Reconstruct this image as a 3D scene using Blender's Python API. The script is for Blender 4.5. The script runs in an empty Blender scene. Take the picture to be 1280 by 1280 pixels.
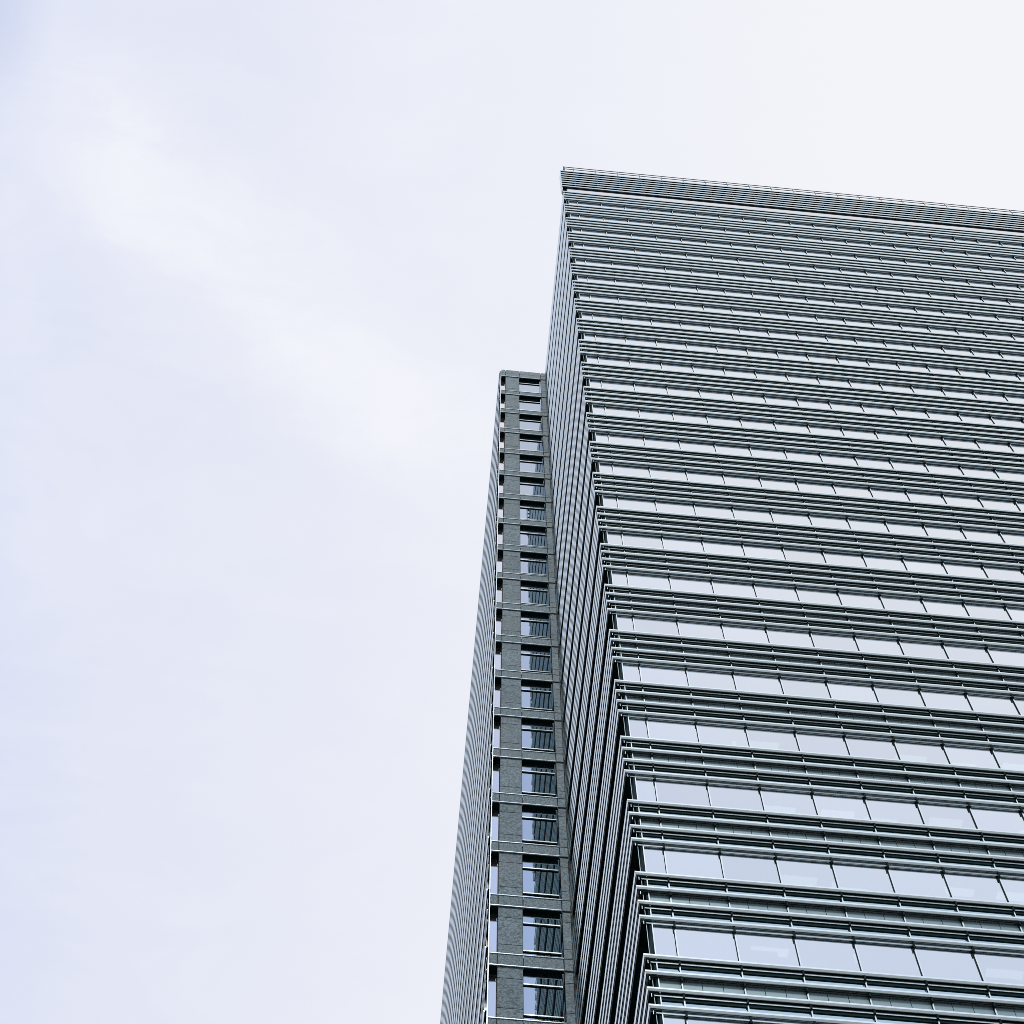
import bpy, math, random
from mathutils import Matrix, Vector
random.seed(7)
C = bpy.context.scene
COL = C.collection
ZT = 136.85            # height of the topmost window louvre above the ground
H = 4.0                # storey height
W = 1.342              # mullion spacing
R = math.radians

# ------------------------------------------------------------------ camera
cam = bpy.data.cameras.new('camera'); cam_o = bpy.data.objects.new('camera', cam); COL.objects.link(cam_o)
rot = Matrix.Rotation(-0.0908293494, 4, 'Z') @ Matrix.Rotation(2.66535776, 4, 'X') @ Matrix.Rotation(0.00230827965, 4, 'Z')
cam_o.matrix_world = Matrix.Translation((-4.93583639, -22.9946504, 1.6)) @ rot
cam.sensor_width = 36; cam.lens = 2853.34446 / 1280 * 36
cam.shift_y = (1137.495 - 640) / 1280
cam.clip_start = 0.1; cam.clip_end = 8000
C.camera = cam_o

# ------------------------------------------------------------------ sky
world = bpy.data.worlds.new('World'); C.world = world; world.use_nodes = True
nt = world.node_tree; nt.nodes.clear()
def N(t, typ, **kw):
    n = t.nodes.new(typ)
    for k, v in kw.items():
        if k.startswith('i_'): n.inputs[k[2:].replace('_', ' ')].default_value = v
        else: setattr(n, k, v)
    return n
def L(t, a, b): t.links.new(a, b)
def math_(t, op, a, b=None, c=None, clamp=False):
    n = t.nodes.new('ShaderNodeMath'); n.operation = op; n.use_clamp = clamp
    for i, v in enumerate((a, b, c)):
        if v is None: continue
        if isinstance(v, (int, float)): n.inputs[i].default_value = v
        else: t.links.new(v, n.inputs[i])
    return n.outputs[0]
def smooth(t, v, a, b, c=0.0, d=1.0):
    n = t.nodes.new('ShaderNodeMapRange'); n.interpolation_type = 'SMOOTHSTEP'
    t.links.new(v, n.inputs['Value'])
    for k, x in zip(('From Min', 'From Max', 'To Min', 'To Max'), (a, b, c, d)): n.inputs[k].default_value = x
    return n.outputs['Result']
def mixc(t, f, a, b, mode='MIX'):
    n = t.nodes.new('ShaderNodeMix'); n.data_type = 'RGBA'; n.blend_type = mode
    if isinstance(f, (int, float)): n.inputs[0].default_value = f
    else: t.links.new(f, n.inputs[0])
    for i, v in ((6, a), (7, b)):
        if isinstance(v, tuple): n.inputs[i].default_value = (*v, 1) if len(v) == 3 else v
        else: t.links.new(v, n.inputs[i])
    return n.outputs[2]

SUN_EL, SUN_AZ = R(52), R(188)       # azimuth clockwise from +y
sky = N(nt, 'ShaderNodeTexSky'); sky.sky_type = 'NISHITA'; sky.sun_disc = False
sky.sun_elevation = SUN_EL; sky.sun_rotation = SUN_AZ
tc = N(nt, 'ShaderNodeTexCoord')
sep = N(nt, 'ShaderNodeSeparateXYZ'); L(nt, tc.outputs['Generated'], sep.inputs[0])
dx, dy, dz = sep.outputs
# thin high overcast: pale grey-white, bluer to the west and low in the south
base = mixc(nt, smooth(nt, dx, -0.23, 0.20), (7.65, 7.98, 9.3), (9.3, 9.4, 9.75))
base = mixc(nt, smooth(nt, dx, -0.26, -0.12, 1.0, 0.0), base, (6.9, 7.4, 9.45))
corner = math_(nt, 'MULTIPLY', smooth(nt, dx, -0.20, -0.172, 1.0, 0.0), smooth(nt, dy, 0.11, 0.165, 1.0, 0.0))
n1 = N(nt, 'ShaderNodeTexNoise', i_Scale=5.0, i_Detail=5.0, i_Roughness=0.55)
mp = N(nt, 'ShaderNodeMapping'); mp.inputs['Scale'].default_value = (1.0, 0.55, 1.4); mp.inputs['Rotation'].default_value = (0, 0, R(-40))
L(nt, tc.outputs['Generated'], mp.inputs[0]); L(nt, mp.outputs[0], n1.inputs['Vector'])
soft = smooth(nt, n1.outputs['Fac'], 0.42, 0.68)
base = mixc(nt, math_(nt, 'MULTIPLY', soft, 0.45), base, (8.95, 9.1, 9.8))
# one brighter streak of cirrus
dot = N(nt, 'ShaderNodeVectorMath', operation='DOT_PRODUCT'); L(nt, tc.outputs['Generated'], dot.inputs[0])
dot.inputs[1].default_value = (-0.53034, 0.81664, -0.22768)
n2 = N(nt, 'ShaderNodeTexNoise', i_Scale=14.0, i_Detail=4.0, i_Roughness=0.5); L(nt, tc.outputs['Generated'], n2.inputs['Vector'])
mp2 = N(nt, 'ShaderNodeMapping'); mp2.inputs['Rotation'].default_value = (0, 0, R(-33)); mp2.inputs['Scale'].default_value = (0.45, 1.0, 1.0); L(nt, tc.outputs['Generated'], mp2.inputs[0])
n3 = N(nt, 'ShaderNodeTexNoise', i_Scale=34.0, i_Detail=7.0, i_Roughness=0.6, i_Distortion=0.8); L(nt, mp2.outputs[0], n3.inputs['Vector'])
wisp = smooth(nt, n3.outputs['Fac'], 0.36, 0.66)
wob = math_(nt, 'MULTIPLY_ADD', n2.outputs['Fac'], 0.07, -0.035)
dd = math_(nt, 'ADD', dot.outputs['Value'], wob)
st = math_(nt, 'EXPONENT', math_(nt, 'MULTIPLY', math_(nt, 'MULTIPLY', dd, dd), -1.0 / (2 * 0.021 ** 2)))
st = math_(nt, 'MULTIPLY', st, smooth(nt, dx, -0.2, -0.14))
st = math_(nt, 'MULTIPLY', st, smooth(nt, dx, -0.03, 0.09, 1.0, 0.15))
st = math_(nt, 'MULTIPLY', st, math_(nt, 'MULTIPLY_ADD', wisp, 0.45, 0.55))
base = mixc(nt, math_(nt, 'MULTIPLY', wisp, 0.16), base, (9.3, 9.4, 9.9))
base = mixc(nt, math_(nt, 'MULTIPLY', st, 0.85), base, (9.4, 9.5, 9.95))
base = mixc(nt, math_(nt, 'MULTIPLY', corner, 0.75), base, (6.0, 6.7, 8.7))
# open blue patch in the southern sky
south = math_(nt, 'MULTIPLY', smooth(nt, dy, -0.47, -0.24, 1.0, 0.0), smooth(nt, dx, -0.03, 0.12, 1.0, 0.42))
base = mixc(nt, math_(nt, 'MULTIPLY', south, 0.80), base, (2.5, 4.6, 8.8))
west = math_(nt, 'MULTIPLY', smooth(nt, dy, -0.40, -0.15, 1.0, 0.0), smooth(nt, dx, -0.05, 0.005, 1.0, 0.0))  # dark patch added out of view to darken reflections in the block's windows
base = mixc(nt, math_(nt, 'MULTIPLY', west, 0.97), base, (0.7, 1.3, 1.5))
# horizon murk
base = mixc(nt, smooth(nt, dz, 0.0, 0.3, 0.5, 0.0), base, (7.6, 7.9, 8.4))
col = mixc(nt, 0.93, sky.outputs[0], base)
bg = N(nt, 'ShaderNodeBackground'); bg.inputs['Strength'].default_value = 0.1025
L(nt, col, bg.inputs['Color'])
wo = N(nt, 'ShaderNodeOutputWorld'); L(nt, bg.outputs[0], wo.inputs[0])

sun = bpy.data.lights.new('sun', 'SUN'); sun.energy = 1.3; sun.angle = R(10); sun.color = (1.0, 0.99, 0.975)
sun_o = bpy.data.objects.new('sun', sun); COL.objects.link(sun_o)
sd = Vector((math.sin(SUN_AZ) * math.cos(SUN_EL), math.cos(SUN_AZ) * math.cos(SUN_EL), math.sin(SUN_EL)))
sun_o.rotation_euler = sd.to_track_quat('Z', 'Y').to_euler()

vs = C.view_settings
vs.view_transform = 'Standard'; vs.look = 'None'; vs.exposure = 0.0; vs.gamma = 1.0
C.render.engine = 'CYCLES'
C.cycles.max_bounces = 10; C.cycles.glossy_bounces = 6; C.cycles.transmission_bounces = 6; C.cycles.transparent_max_bounces = 8
C.cycles.pixel_filter_type = 'BLACKMAN_HARRIS'; C.cycles.filter_width = 0.85
C.cycles.use_denoising = False
C.cycles.caustics_reflective = False; C.cycles.sample_clamp_indirect = 2.5

# ------------------------------------------------------------------ materials
def mat(name):
    m = bpy.data.materials.new(name); m.use_nodes = True
    t = m.node_tree; return m, t, t.nodes['Principled BSDF']
def objc(t, scale=(1, 1, 1)):
    g = N(t, 'ShaderNodeNewGeometry'); mm = N(t, 'ShaderNodeMapping'); mm.inputs['Scale'].default_value = scale
    L(t, g.outputs['Position'], mm.inputs[0]); return mm.outputs[0]

def metal(name, col, rough, metallic=0.75, var=0.12, dirt=0.25):
    m, t, b = mat(name)
    v = objc(t, (0.6, 0.6, 1.3))
    n = N(t, 'ShaderNodeTexNoise', i_Scale=1.0, i_Detail=6.0, i_Roughness=0.65); L(t, v, n.inputs['Vector'])
    f = smooth(t, n.outputs['Fac'], 0.3, 0.7)
    c = mixc(t, f, tuple(x * (1 - dirt) for x in col), col)
    L(t, c, b.inputs['Base Color'])
    L(t, math_(t, 'MULTIPLY_ADD', f, -var, rough + var * .5), b.inputs['Roughness'])
    b.inputs['Metallic'].default_value = metallic
    return m
M_SIL = metal('silver_aluminium', (0.90, 0.985, 0.955), 0.20, 0.93, 0.08, 0.12)
M_SLAT = metal('taupe_aluminium', (0.10, 0.125, 0.12), 0.45, 0.3)
M_DARK = metal('dark_teal_metal', (0.005, 0.024, 0.026), 0.6, 0.0)
M_DARK.node_tree.nodes['Principled BSDF'].inputs['Specular IOR Level'].default_value = 0.04
M_SHELF = metal('shelf_metal', (0.07, 0.15, 0.17), 0.38, 0.1)
M_SOFF = metal('soffit_metal', (0.34, 0.54, 0.64), 0.45, 0.0)
M_SPAN = metal('spandrel_metal', (0.30, 0.42, 0.44), 0.40, 0.3)
M_SCREEN = metal('screen_backing', (0.085, 0.125, 0.13), 0.6, 0.1)

m, t, b = mat('granite'); M_GRAN = m
v = objc(t)
n = N(t, 'ShaderNodeTexNoise', i_Scale=13.0, i_Detail=4.0, i_Roughness=0.8); L(t, v, n.inputs['Vector'])
vo = N(t, 'ShaderNodeTexVoronoi', i_Scale=16.0); L(t, v, vo.inputs['Vector'])
nb = N(t, 'ShaderNodeTexNoise', i_Scale=0.35, i_Detail=4.0); L(t, v, nb.inputs['Vector'])
geo = N(t, 'ShaderNodeNewGeometry')
c = mixc(t, smooth(t, n.outputs['Fac'], 0.36, 0.64), (0.055, 0.10, 0.12), (0.355, 0.475, 0.53))
c = mixc(t, smooth(t, vo.outputs['Distance'], 0.10, 0.32, 0.42, 0.0), c, (0.08, 0.10, 0.105))
c = mixc(t, smooth(t, nb.outputs['Fac'], 0.35, 0.7, 0.0, 0.25), c, (0.30, 0.345, 0.355))
hs = N(t, 'ShaderNodeHueSaturation'); L(t, c, hs.inputs['Color'])
L(t, math_(t, 'MULTIPLY_ADD', geo.outputs['Random Per Island'], 0.26, 0.87), hs.inputs['Value'])
L(t, hs.outputs[0], b.inputs['Base Color'])
b.inputs['Roughness'].default_value = 0.6; b.inputs['Specular IOR Level'].default_value = 0.2
bp = N(t, 'ShaderNodeBump', i_Strength=0.25, i_Distance=0.01); L(t, n.outputs['Fac'], bp.inputs['Height']); L(t, bp.outputs[0], b.inputs['Normal'])

def glass(name, tint, fac, through, dark):
    """coated facade glass: mostly mirror, a little see-through (or a dark body behind)"""
    m = bpy.data.materials.new(name); m.use_nodes = True; t = m.node_tree; t.nodes.clear()
    out = N(t, 'ShaderNodeOutputMaterial')
    gl = N(t, 'ShaderNodeBsdfGlossy'); gl.inputs['Roughness'].default_value = 0.0
    oi = N(t, 'ShaderNodeObjectInfo')
    L(t, mixc(t, oi.outputs['Random'], tuple(x * 0.91 for x in tint), tint), gl.inputs['Color'])
    if through:
        bd = N(t, 'ShaderNodeBsdfTransparent'); bd.inputs['Color'].default_value = (*dark, 1)
    else:
        bd = N(t, 'ShaderNodeBsdfDiffuse'); bd.inputs['Color'].default_value = (*dark, 1)
    ge = N(t, 'ShaderNodeNewGeometry')
    f = math_(t, 'MULTIPLY', math_(t, 'SUBTRACT', 1.0, ge.outputs['Backfacing']), fac)   # the coating is on the outer face
    n = N(t, 'ShaderNodeTexNoise', i_Scale=0.9, i_Detail=1.0); L(t, objc(t), n.inputs['Vector'])
    bp = N(t, 'ShaderNodeBump', i_Strength=0.12, i_Distance=0.01); L(t, n.outputs['Fac'], bp.inputs['Height']); L(t, bp.outputs[0], gl.inputs['Normal'])
    mx = N(t, 'ShaderNodeMixShader'); L(t, f, mx.inputs[0]); L(t, bd.outputs[0], mx.inputs[1]); L(t, gl.outputs[0], mx.inputs[2])
    L(t, mx.outputs[0], out.inputs[0]); return m
M_GLASS = glass('window_glass', (0.97, 0.99, 1.0), 0.90, True, (0.75, 0.85, 0.85))
M_GLASS2 = glass('side_glass', (0.80, 0.90, 0.95), 0.72, False, (0.02, 0.035, 0.04))
M_GLASSW = glass('wing_glass', (0.80, 0.88, 1.0), 0.72, False, (0.02, 0.035, 0.04))
M_GLASSP = glass('corner_glass', (0.99, 0.96, 0.97), 0.88, False, (0.3, 0.28, 0.28))

def plain(name, colr, rough=0.7):
    m, t, b = mat(name)
    n = N(t, 'ShaderNodeTexNoise', i_Scale=0.8, i_Detail=5.0); L(t, objc(t), n.inputs['Vector'])
    L(t, mixc(t, n.outputs['Fac'], tuple(x * .8 for x in colr), tuple(x * 1.2 for x in colr)), b.inputs['Base Color'])
    b.inputs['Roughness'].default_value = rough; return m
M_WALL = plain('core_concrete', (0.10, 0.11, 0.115))
M_JOINT = plain('joint_sealant', (0.012, 0.016, 0.017))
M_ROOF = plain('roof_membrane', (0.3, 0.3, 0.3))
M_GROUND = plain('pale_paving', (0.27, 0.275, 0.285))
M_CEIL = plain('office_ceiling', (0.7, 0.7, 0.68))
m, t, b = mat('lit_ceiling_panel'); M_LIT = m
b.inputs['Base Color'].default_value = (.8, .8, .8, 1); b.inputs['Emission Color'].default_value = (0.93, 1.0, 0.93, 1); b.inputs['Emission Strength'].default_value = 1.05

# ------------------------------------------------------------------ mesh helpers
class MB:
    def __init__(s): s.v = []; s.f = []; s.mi = []
    def box(s, x0, x1, y0, y1, z0, z1, mi=0):
        i = len(s.v)
        s.v += [(x0,y0,z0),(x1,y0,z0),(x1,y1,z0),(x0,y1,z0),(x0,y0,z1),(x1,y0,z1),(x1,y1,z1),(x0,y1,z1)]
        for q in ((0,3,2,1),(4,5,6,7),(0,1,5,4),(1,2,6,5),(2,3,7,6),(3,0,4,7)):
            s.f.append(tuple(i + k for k in q)); s.mi.append(mi)
    def sweep_l(s, prof, x1, y1, mi=0, q=1.0):
        """closed (inset, z) outline run along the front (to x1), mitred round the corner at 0,0 and back along the side (to y1)"""
        i = len(s.v); n = len(prof)
        for d, z in prof: s.v.append((x1, d, z))
        for d, z in prof: s.v.append((d * q, d, z))
        for d, z in prof: s.v.append((d * q, y1, z))
        for k in range(n):
            l = (k + 1) % n
            for a in (0, n):
                s.f.append((i+a+k, i+a+l, i+a+n+l, i+a+n+k)); s.mi.append(mi)
        s.f.append(tuple(i + k for k in range(n - 1, -1, -1))); s.mi.append(mi)
        s.f.append(tuple(i + 2*n + k for k in range(n))); s.mi.append(mi)
    def sweep_y(s, prof, x0, ya, yb, mi=0):
        i = len(s.v); n = len(prof)
        for y in (ya, yb):
            for d, z in prof: s.v.append((x0 + d, y, z))
        for k in range(n):
            l = (k + 1) % n; s.f.append((i+k, i+l, i+n+l, i+n+k)); s.mi.append(mi)
        s.f.append(tuple(i + k for k in range(n - 1, -1, -1))); s.mi.append(mi)
        s.f.append(tuple(i + n + k for k in range(n))); s.mi.append(mi)
    def rod(s, a, b, r, mi=0, n=6):
        a = Vector(a); b = Vector(b); d = (b - a).normalized()
        u = d.orthogonal().normalized(); w = d.cross(u); i = len(s.v)
        for p in (a, b):
            for k in range(n):
                an = 2 * math.pi * k / n; s.v.append(tuple(p + r * (math.cos(an) * u + math.sin(an) * w)))
        for k in range(n):
            l = (k + 1) % n; s.f.append((i+k, i+l, i+n+l, i+n+k)); s.mi.append(mi)
        s.f.append(tuple(i + k for k in range(n - 1, -1, -1))); s.mi.append(mi)
        s.f.append(tuple(i + n + k for k in range(n))); s.mi.append(mi)
    def mesh(s, name, mats):
        me = bpy.data.meshes.new(name); me.from_pydata(s.v, [], s.f)
        for m in mats: me.materials.append(m)
        me.polygons.foreach_set('material_index', s.mi); me.update()
        import bmesh
        bm = bmesh.new(); bm.from_mesh(me); bmesh.ops.recalc_face_normals(bm, faces=bm.faces); bm.to_mesh(me); bm.free()
        return me
def put(name, me, parent=None, loc=(0, 0, 0), label=None, kind=None):
    o = bpy.data.objects.new(name, me); COL.objects.link(o); o.location = loc
    if parent: o.parent = parent
    if label: o['label'] = label
    if kind: o['kind'] = kind
    return o
def thing(name, label, cat):
    o = bpy.data.objects.new(name, None); COL.objects.link(o); o['label'] = label; o['category'] = cat; return o

# ------------------------------------------------------------------ ground
g = MB(); g.box(-3000, 3000, -3000, 3000, -0.5, 0.0)
put('ground', g.mesh('ground', [M_GROUND]), kind='structure')

# ================================================================== the tower
tower = thing('office_tower', 'tall glass office tower ringed by silver horizontal louvres, a screen and railing on its roof', 'skyscraper')
XR = 33.0              # right end of the front face
YS = 10.42             # louvres on the side face run back to the stone block
D = 0.135              # glass plane of the front behind the louvre edge
DX = 0.28              # glass plane of the side behind the louvre edge
NF = 33
X0 = 0.782             # first mullion
MX = [X0 + W * k for k in range(24)]
TIERS = (0.0, -0.73, -1.46, -2.19)

core = MB(); core.box(3.2, XR, 3.2, 40, 0, ZT - .05); core.box(DX + .06, 3.18, .62, 10.45, 0, ZT - .06)
put('core_wall', core.mesh('core_wall', [M_WALL]), tower)
roof = MB(); roof.box(0.10, XR, 0.60, 40, ZT + .05, ZT + .46); roof.box(0.04, 0.16, 0.56, 40, ZT + .06, ZT + .52)
put('roof', roof.mesh('roof', [M_ROOF]), tower)

NOSE = [(0, 0), (0, -.068), (.032, -.110), (.044, -.110), (.044, -.012), (.03, 0)]
def tier_mesh(name, kind):
    b = MB()
    b.sweep_l(NOSE, XR, YS, 0, 0.65)
    if kind in 'AC':
        b.sweep_l([(.050, -.03), (.050, -.105), (.062, -.105), (.062, -.03)], XR, YS, 1)
        b.box(.16, XR, .085, .100, -.228, -.165, 0)           # inner rail on the front only
    else:
        b.sweep_l([(.052, -.04), (.052, -.11), (.062, -.11), (.062, -.04)], XR, YS, 1)
        b.sweep_l([(.076, -.04), (.076, -.13), (.086, -.13), (.086, -.04)], XR, YS, 1)
        b.sweep_l([(.104, -.04), (.104, -.15), (.114, -.15), (.114, -.04)], XR, YS, 1)
    # shelf (a closed soffit over the window, set high elsewhere)
    if kind == 'C':
        b.box(.066, XR, .0625, .084, -.104, -.094, 4); b.box(.066, XR, .101, D - .003, -.104, -.094, 4)
    b.box(.06, XR, .058, D - .003, -.014, -.004, 2)
    b.box(.06, DX - .004, D, YS - .01, -.014, -.004, 3)
    # brackets at every mullion, round the corner too
    for x in MX: b.box(x - .020, x + .020, .0445, D - .004, -.36 if kind == 'C' else -.27, -.016, 3)
    y = .78
    while y < YS - .3:
        b.box(.0445, DX - .004, y - .016, y + .016, -.15, -.016, 3); y += W
    # corner bracket
    b.box(.070, .28, .066, .0845, -.16, -.12, 3)
    b.box(.085, .100, .046, .060, -.34, -.20, 0)
    return b.mesh(name, [M_SIL, M_SLAT, M_SHELF, M_DARK, M_SOFF])
tA = tier_mesh('louvre', 'A'); tB = tier_mesh('louvre_slatted', 'B'); tC = tier_mesh('louvre_soffit', 'C')
low = MB()
for n in range(NF):
    for k, dz_ in enumerate(TIERS):
        z = ZT - H * n + dz_
        if z < 6: continue
        me = (tA, tB, tA, tC)[k]
        if n < 25: put('louvre', me, tower, (0, 0, z))
        elif k == 0 or n == 25: put('lower_louvre', me, tower, (0, 0, z))

# mullions
mm = MB(); mm.box(-.014, .013, D - .034, D + .03, 6, ZT + 1.4, 1); mm.box(-.013, .017, D - .046, D - .035, 6, ZT + 1.4, 0)
mm = mm.mesh('mullion', [M_SIL, M_DARK])
for x in MX: put('mullion', mm, tower, (x, 0, 0))
# corner post of the curtain wall, and mullions of the side face
cp = MB(); cp.box(DX - .05, DX + .015, D - .02, D + .30, 6, ZT + 1.3, 1)
cp.box(DX - .005, DX + .02, D - .045, D - .022, 6, ZT + 1.3, 0)
cp.rod((.165, .13, 6), (.165, .13, ZT), .009, 2)
put('corner_post', cp.mesh('corner_post', [M_SIL, M_DARK, M_SPAN]), tower)
sm = MB(); sm.box(DX - .05, DX + .03, -.016, .016, 6, ZT, 0)
sm = sm.mesh('side_mullion', [M_DARK])
y = .78
while y < YS - .3:
    put('side_mullion', sm, tower, (0, y, 0)); y += W

# windows of the front: one bay each
WH = H + TIERS[3] - 0.02
def pane_mesh(w):
    b = MB(); b.box(-w/2, w/2, 0, .012, -WH, 0); return b.mesh('window', [M_GLASS])
pw = pane_mesh(W - .03); nw = pane_mesh(X0 - DX - .05)
frm = MB(); frm.box(-(W-.03)/2, (W-.03)/2, .016, .06, -WH, -WH + .05); frm.box(-(W-.03)/2, (W-.03)/2, .016, .06, -.06, 0)
frm = frm.mesh('window_frame', [M_DARK])
bl = MB(); bl.box(-.62, .62, 0, .012, -0.45, 0); blind_me = bl.mesh('blind', [plain('blind_fabric', (0.62, 0.66, 0.68))])
bays_in_view = {25: 6, 24: 7, 23: 7, 22: 8, 21: 8, 20: 9, 19: 9, 18: 10, 17: 10, 16: 11, 15: 12}
count = 0
rest = MB()
for n in range(NF - 2, -1, -1):
    z = ZT - H * n + TIERS[3] - .01
    if z - WH < 4: continue
    for k in range(-1, len(MX) - 1):
        xc = MX[k] + W / 2 if k >= 0 else (X0 + DX) / 2 + .005
        w = W - .03 if k >= 0 else X0 - DX - .05
        if count < 100 and n <= 24 and k + 1 <= bays_in_view.get(n, 0):
            o = put('window', pw if k >= 0 else nw, tower, (xc, D, z)); count += 1
            o.rotation_euler = (R(random.uniform(-.10, .10)), 0, R(random.uniform(-.10, .10)))
            if k >= 0:
                put('window_frame', frm, o)
                if n >= 20 and random.random() < .6:
                    d_ = put('blind', blind_me, o, (random.choice((0, 0, .3, -.3)) * 0, .10, -.06)); d_.scale = (1, 1, random.choice((.8, 1.3, 1.9, 2.6)))
        else:
            rest.box(xc - w/2, xc + w/2, D, D + .012, z - WH, z)
put('window', rest.mesh('windows', [M_GLASS]), tower, kind='stuff')

# spandrel zone of every storey: glass strip, panelled strip, glass strip; the slab behind closes the storey
sp = MB()
sp.box(DX + .02, XR, D, D + .012, -.70, -.02, 0); sp.box(DX + .02, XR, D, D + .012, -2.17, -1.48, 0)
sp.box(DX + .02, XR, D - .022, D - .002, -.34, -.03, 1); sp.box(DX + .02, XR, D - .022, D - .002, -1.80, -1.49, 1)
sg = sp.mesh('spandrel_glass', [glass('spandrel_glass', (0.78, 0.92, 0.97), 0.78, False, (0.03, 0.16, 0.14)), M_DARK])
pn = MB()
xs = [DX + .03]
for x in MX:
    xs += [x + W * i / 3 for i in range(3)]
for a, b_ in zip(xs[:-1], xs[1:]):
    if b_ - a > .1: pn.box(a + .007, b_ - .007, D + .02, D + .05, -1.46, -.735, 0)
pn = pn.mesh('spandrel_panel', [M_SPAN])
sl = MB(); sl.box(DX + .03, XR - .01, D + .06, 3.19, -2.18, -.01, 0); sl = sl.mesh('floor_slab', [M_JOINT])
ce = MB(); ce.box(DX + .08, XR - .02, D + .10, 3.18, -.03, 0); ce = ce.mesh('office_ceiling', [M_CEIL])
cl = MB(); cl.box(-.42, .42, -.10, .10, -.02, 0); cl = cl.mesh('ceiling_light', [M_LIT])
ss = MB(); ss.box(DX, DX + .012, D + .31, YS + .02, -3.98, .0, 0); ss = ss.mesh('side_window', [M_GLASS2])
for n in range(NF - 1):
    z = ZT - H * n
    put('spandrel_glass', sg, tower, (0, 0, z)); put('spandrel_panel', pn, tower, (0, 0, z))
    put('floor_slab', sl, tower, (0, 0, z)); put('side_window', ss, tower, (0, 0, z))
    if n < 25: put('office_ceiling', ce, tower, (0, 0, z - 2.19))
    if n in (19, 20, 21, 22, 23, 24):
        for k in range(9):
            if random.random() < .75:
                for yy in ((.75,) if n < 22 else (.62, 1.5)):
                    put('ceiling_light', cl, tower, (MX[k] + W / 2 + random.uniform(-.25, .25), yy + random.uniform(-.1, .1), z - 2.225))
# glass strip under the roof screen
tg = MB(); tg.box(DX, XR, .075, .087, .02, 1.42); put('top_glass', tg.mesh('top_glass', [M_GLASSP]), tower, (0, 0, ZT))
tr = MB(); tr.box(DX, XR, .058, .072, .30, .335); put('top_rail', tr.mesh('top_rail', [M_SIL]), tower, (0, 0, ZT))

# roof screen
scr = MB(); scr.box(.13, XR, .13, .50, 1.50, 6.9, 0); scr.box(.02, XR, .02, .50, 1.44, 1.50, 1)
for x in MX: scr.box(x - .035, x + .035, .025, .129, 1.52, 6.88, 1)
screen = put('roof_screen', scr.mesh('roof_screen', [M_SCREEN, M_DARK]), tower, (0, 0, ZT))
lo = MB(); lo.sweep_l([(0, 0), (0, -.05), (.032, -.092), (.042, -.092), (.042, -.01), (.02, 0)], XR, .50, 0)
lo.box(.043, XR, .043, .128, -.02, -.005, 1); lo = lo.mesh('screen_louvre', [M_SIL, M_DARK])
for k in range(8): put('screen_louvre', lo, screen, (-.04, 0, 6.96 - .73 * k))

# roof railing
rl = thing_rail = bpy.data.objects.new('roof_railing', None); COL.objects.link(rl); rl.parent = tower; rl.location = (0, 0, ZT)
for zz in (8.68, 8.02):
    b = MB(); b.rod((.22, .08, zz), (XR, .08, zz), .022); b.rod((.22, .08, zz), (.22, .48, zz), .022); put('handrail', b.mesh('handrail', [M_SCREEN]), rl)
po = MB(); po.rod((0, .08, 6.9), (0, .08, 8.68), .022); po = po.mesh('railing_post', [M_SCREEN])
b = MB(); b.rod((.22, .08, 6.9), (.22, .08, 8.7), .04); put('corner_railing_post', b.mesh('corner_railing_post', [M_DARK]), rl)
for x in MX[:23]: put('railing_post', po, rl, (x, 0, 0))

# ================================================================== the stone-clad block behind
wing = thing('stone_clad_block', 'narrow grey granite block with punched windows, left of and behind the louvred tower', 'building')
XW, YW = -2.60, 10.50
ZW = ZT - 1.124
YB = 62.0
NW = 33
w = MB(); w.box(XW + .30, .26, YW + .32, YB, 0, ZT - .42); put('wall', w.mesh('wall', [M_WALL]), wing)
w = MB(); w.box(XW - .08, .27, YW + .08, YB, ZT - .41, ZT - .366); put('roof', w.mesh('wing_roof', [M_ROOF]), wing)

def courses(x0, x1, yf):
    """granite courses of one pier: joints at band top, band bottom and two between"""
    b = MB(); gj = .018
    b.box(x0 + .01, x1 - .01, yf + .02, yf + .30, 0, ZW + .70, 1)
    for n in range(NW):
        z = ZW - H * n
        cuts = [0, -.75, -1.47, -3.30, -4.0]
        for a, c_ in zip(cuts[:-1], cuts[1:]):
            if z + c_ > 0: b.box(x0 + gj, x1 - gj, yf, yf + .06, z + c_ + gj, z + a - gj, 0)
    b.box(x0 + gj, x1 - gj, yf, yf + .06, ZW + gj, ZW + .755, 0)
    return b
put('pier', courses(XW + .26, -1.53, YW).mesh('pier', [M_GRAN, M_JOINT]), wing, label='broad granite pier left of the windows')
put('pier', courses(-.272, .02, YW).mesh('pier', [M_GRAN, M_JOINT]), wing, label='slim granite pier against the tower')

def seg_band(h):
    b = MB(); gj = .018; xs = [XW, XW + .26, -1.53, -.272, .02]
    for a, c_ in zip(xs[:-1], xs[1:]): b.box(a + gj, c_ - gj, YW - .03, YW + .05, -h + gj, -gj, 0)
    b.box(XW + .02, .02, YW + .0505, YW + .28, -h + .02, -.02, 1)
    b.box(XW + .005, XW + .22, YW + .05, YW + .30, -h + gj, -gj, 0)
    return b.mesh('stone_band', [M_GRAN, M_JOINT])
band = seg_band(.75); parapet = seg_band(.75)
trim = MB(); trim.box(XW - .005, -.272, YW - .058, YW - .031, -.020, .022, 0); trim.box(-.27, .02, YW - .040, YW - .031, -.02, .02, 1)  # right end dark: the shadow there is put into its colour
trim = trim.mesh('metal_trim', [M_SIL, M_JOINT])
wf = MB(); wf.box(-1.52, -.285, YW + .12, YW + .132, -4.0, -.75); wgl = wf.mesh('window', [M_GLASSW])
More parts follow.
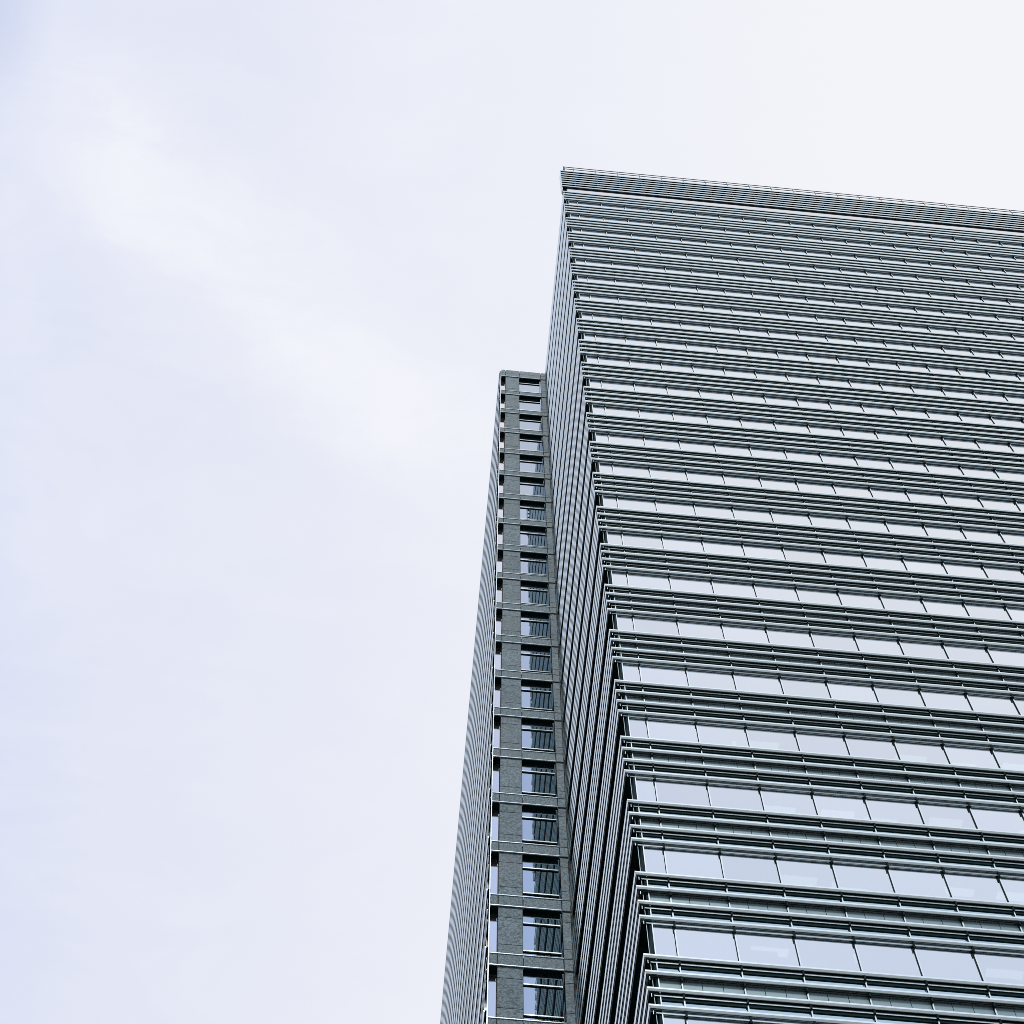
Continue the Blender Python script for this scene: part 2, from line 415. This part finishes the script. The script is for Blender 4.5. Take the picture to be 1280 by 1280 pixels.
tb = MB(); tb.box(-1.52, -.285, YW + .075, YW + .118, -.03, .04, 0); tb.box(-1.52, -.285, YW + .09, YW + .118, -.07, -.031, 1); tb = tb.mesh('transom', [M_SIL, M_DARK])  # dark lower strip stands in for the shadow under the bar
rv = MB(); rv.box(-.335, -.285, YW + .03, YW + .118, -4.0, -.75, 0); rv = rv.mesh('window_jamb', [M_GLASSW])
cpn = MB(); cpn.box(XW + .02, XW + .26, YW + .25, YW + .262, -4.0, -.75); cpn = cpn.mesh('corner_window', [M_GLASSP])
sof = MB(); sof.box(-1.52, -.28, YW + .0, YW + .118, -.80, -.752); sof = sof.mesh('soffit', [M_DARK])
sof2 = MB(); sof2.box(XW + .02, XW + .255, YW + .0, YW + .249, -.80, -.752); sof2 = sof2.mesh('corner_soffit', [M_DARK])
mit = MB(); mit.box(XW - .024, XW + .004, YW + .06, YW + .11, 0, ZW + .7); put('corner_strip', mit.mesh('corner_strip', [M_SIL]), wing)
p = put('parapet', parapet, wing, (0, 0, ZW + .755))
for n in range(NW - 1):
    z = ZW - H * n
    bnd = put('stone_band', band, wing, (0, 0, z))
    if n: put('metal_trim', trim, bnd, (0, 0, 0))
    put('metal_trim', trim, bnd, (0, 0, -.75))
    put('soffit', sof, bnd); put('corner_soffit', sof2, bnd)
    wi = put('window', wgl, wing, (0, 0, z))
    put('transom', tb, wi, (0, 0, -1.60)); put('transom', tb, wi, (0, 0, -3.46)); put('window_jamb', rv, wi)
    put('corner_window', cpn, wing, (0, 0, z))

# louvred side face of the block
WP = .12
def wt(kind):
    b = MB()
    q, e = (.042, 0) if kind == 'A' else (.010, .052)
    b.sweep_y([(e, 0), (e, -.05), (e + q * .7, -.05 - q * 1.5), (e + q, -.05 - q * 1.5), (e + q, 0)], XW - WP, YW + .13, YB, 0)
    b.box(XW - WP + e + q + .001, XW + .02, YW + .13, YB, -.014, -.004, 2)
    y = YW + .7
    while y < YB: b.box(XW - WP + .065, XW - .004, y - .03, y + .03, -.16, -.016, 2); y += W
    return b.mesh('side_louvre', [M_SIL, M_SHELF, M_DARK])
wl = wt('A'); wl2 = wt('B')
sw = MB(); sw.box(XW, XW + .012, YW + .13, YB, -H + .01, 0); sw = sw.mesh('side_glazing', [M_GLASS2])
smu = MB(); smu.box(XW - .05, XW - .002, -.02, .02, 0, ZT - .42); smu = smu.mesh('side_fin', [M_SIL])
y = YW + .7
while y < YB: put('side_fin', smu, wing, (0, y, 0)); y += W * 2
for n in range(NW - 1):
    z = ZT - .42 - H * n
    put('side_glazing', sw, wing, (0, 0, z))
    for k, dz_ in enumerate(TIERS):
        zz = z + dz_
        if zz > 5: put('side_louvre' if n < 25 else 'lower_side_louvre', wl2 if k else wl, wing, (0, 0, zz))
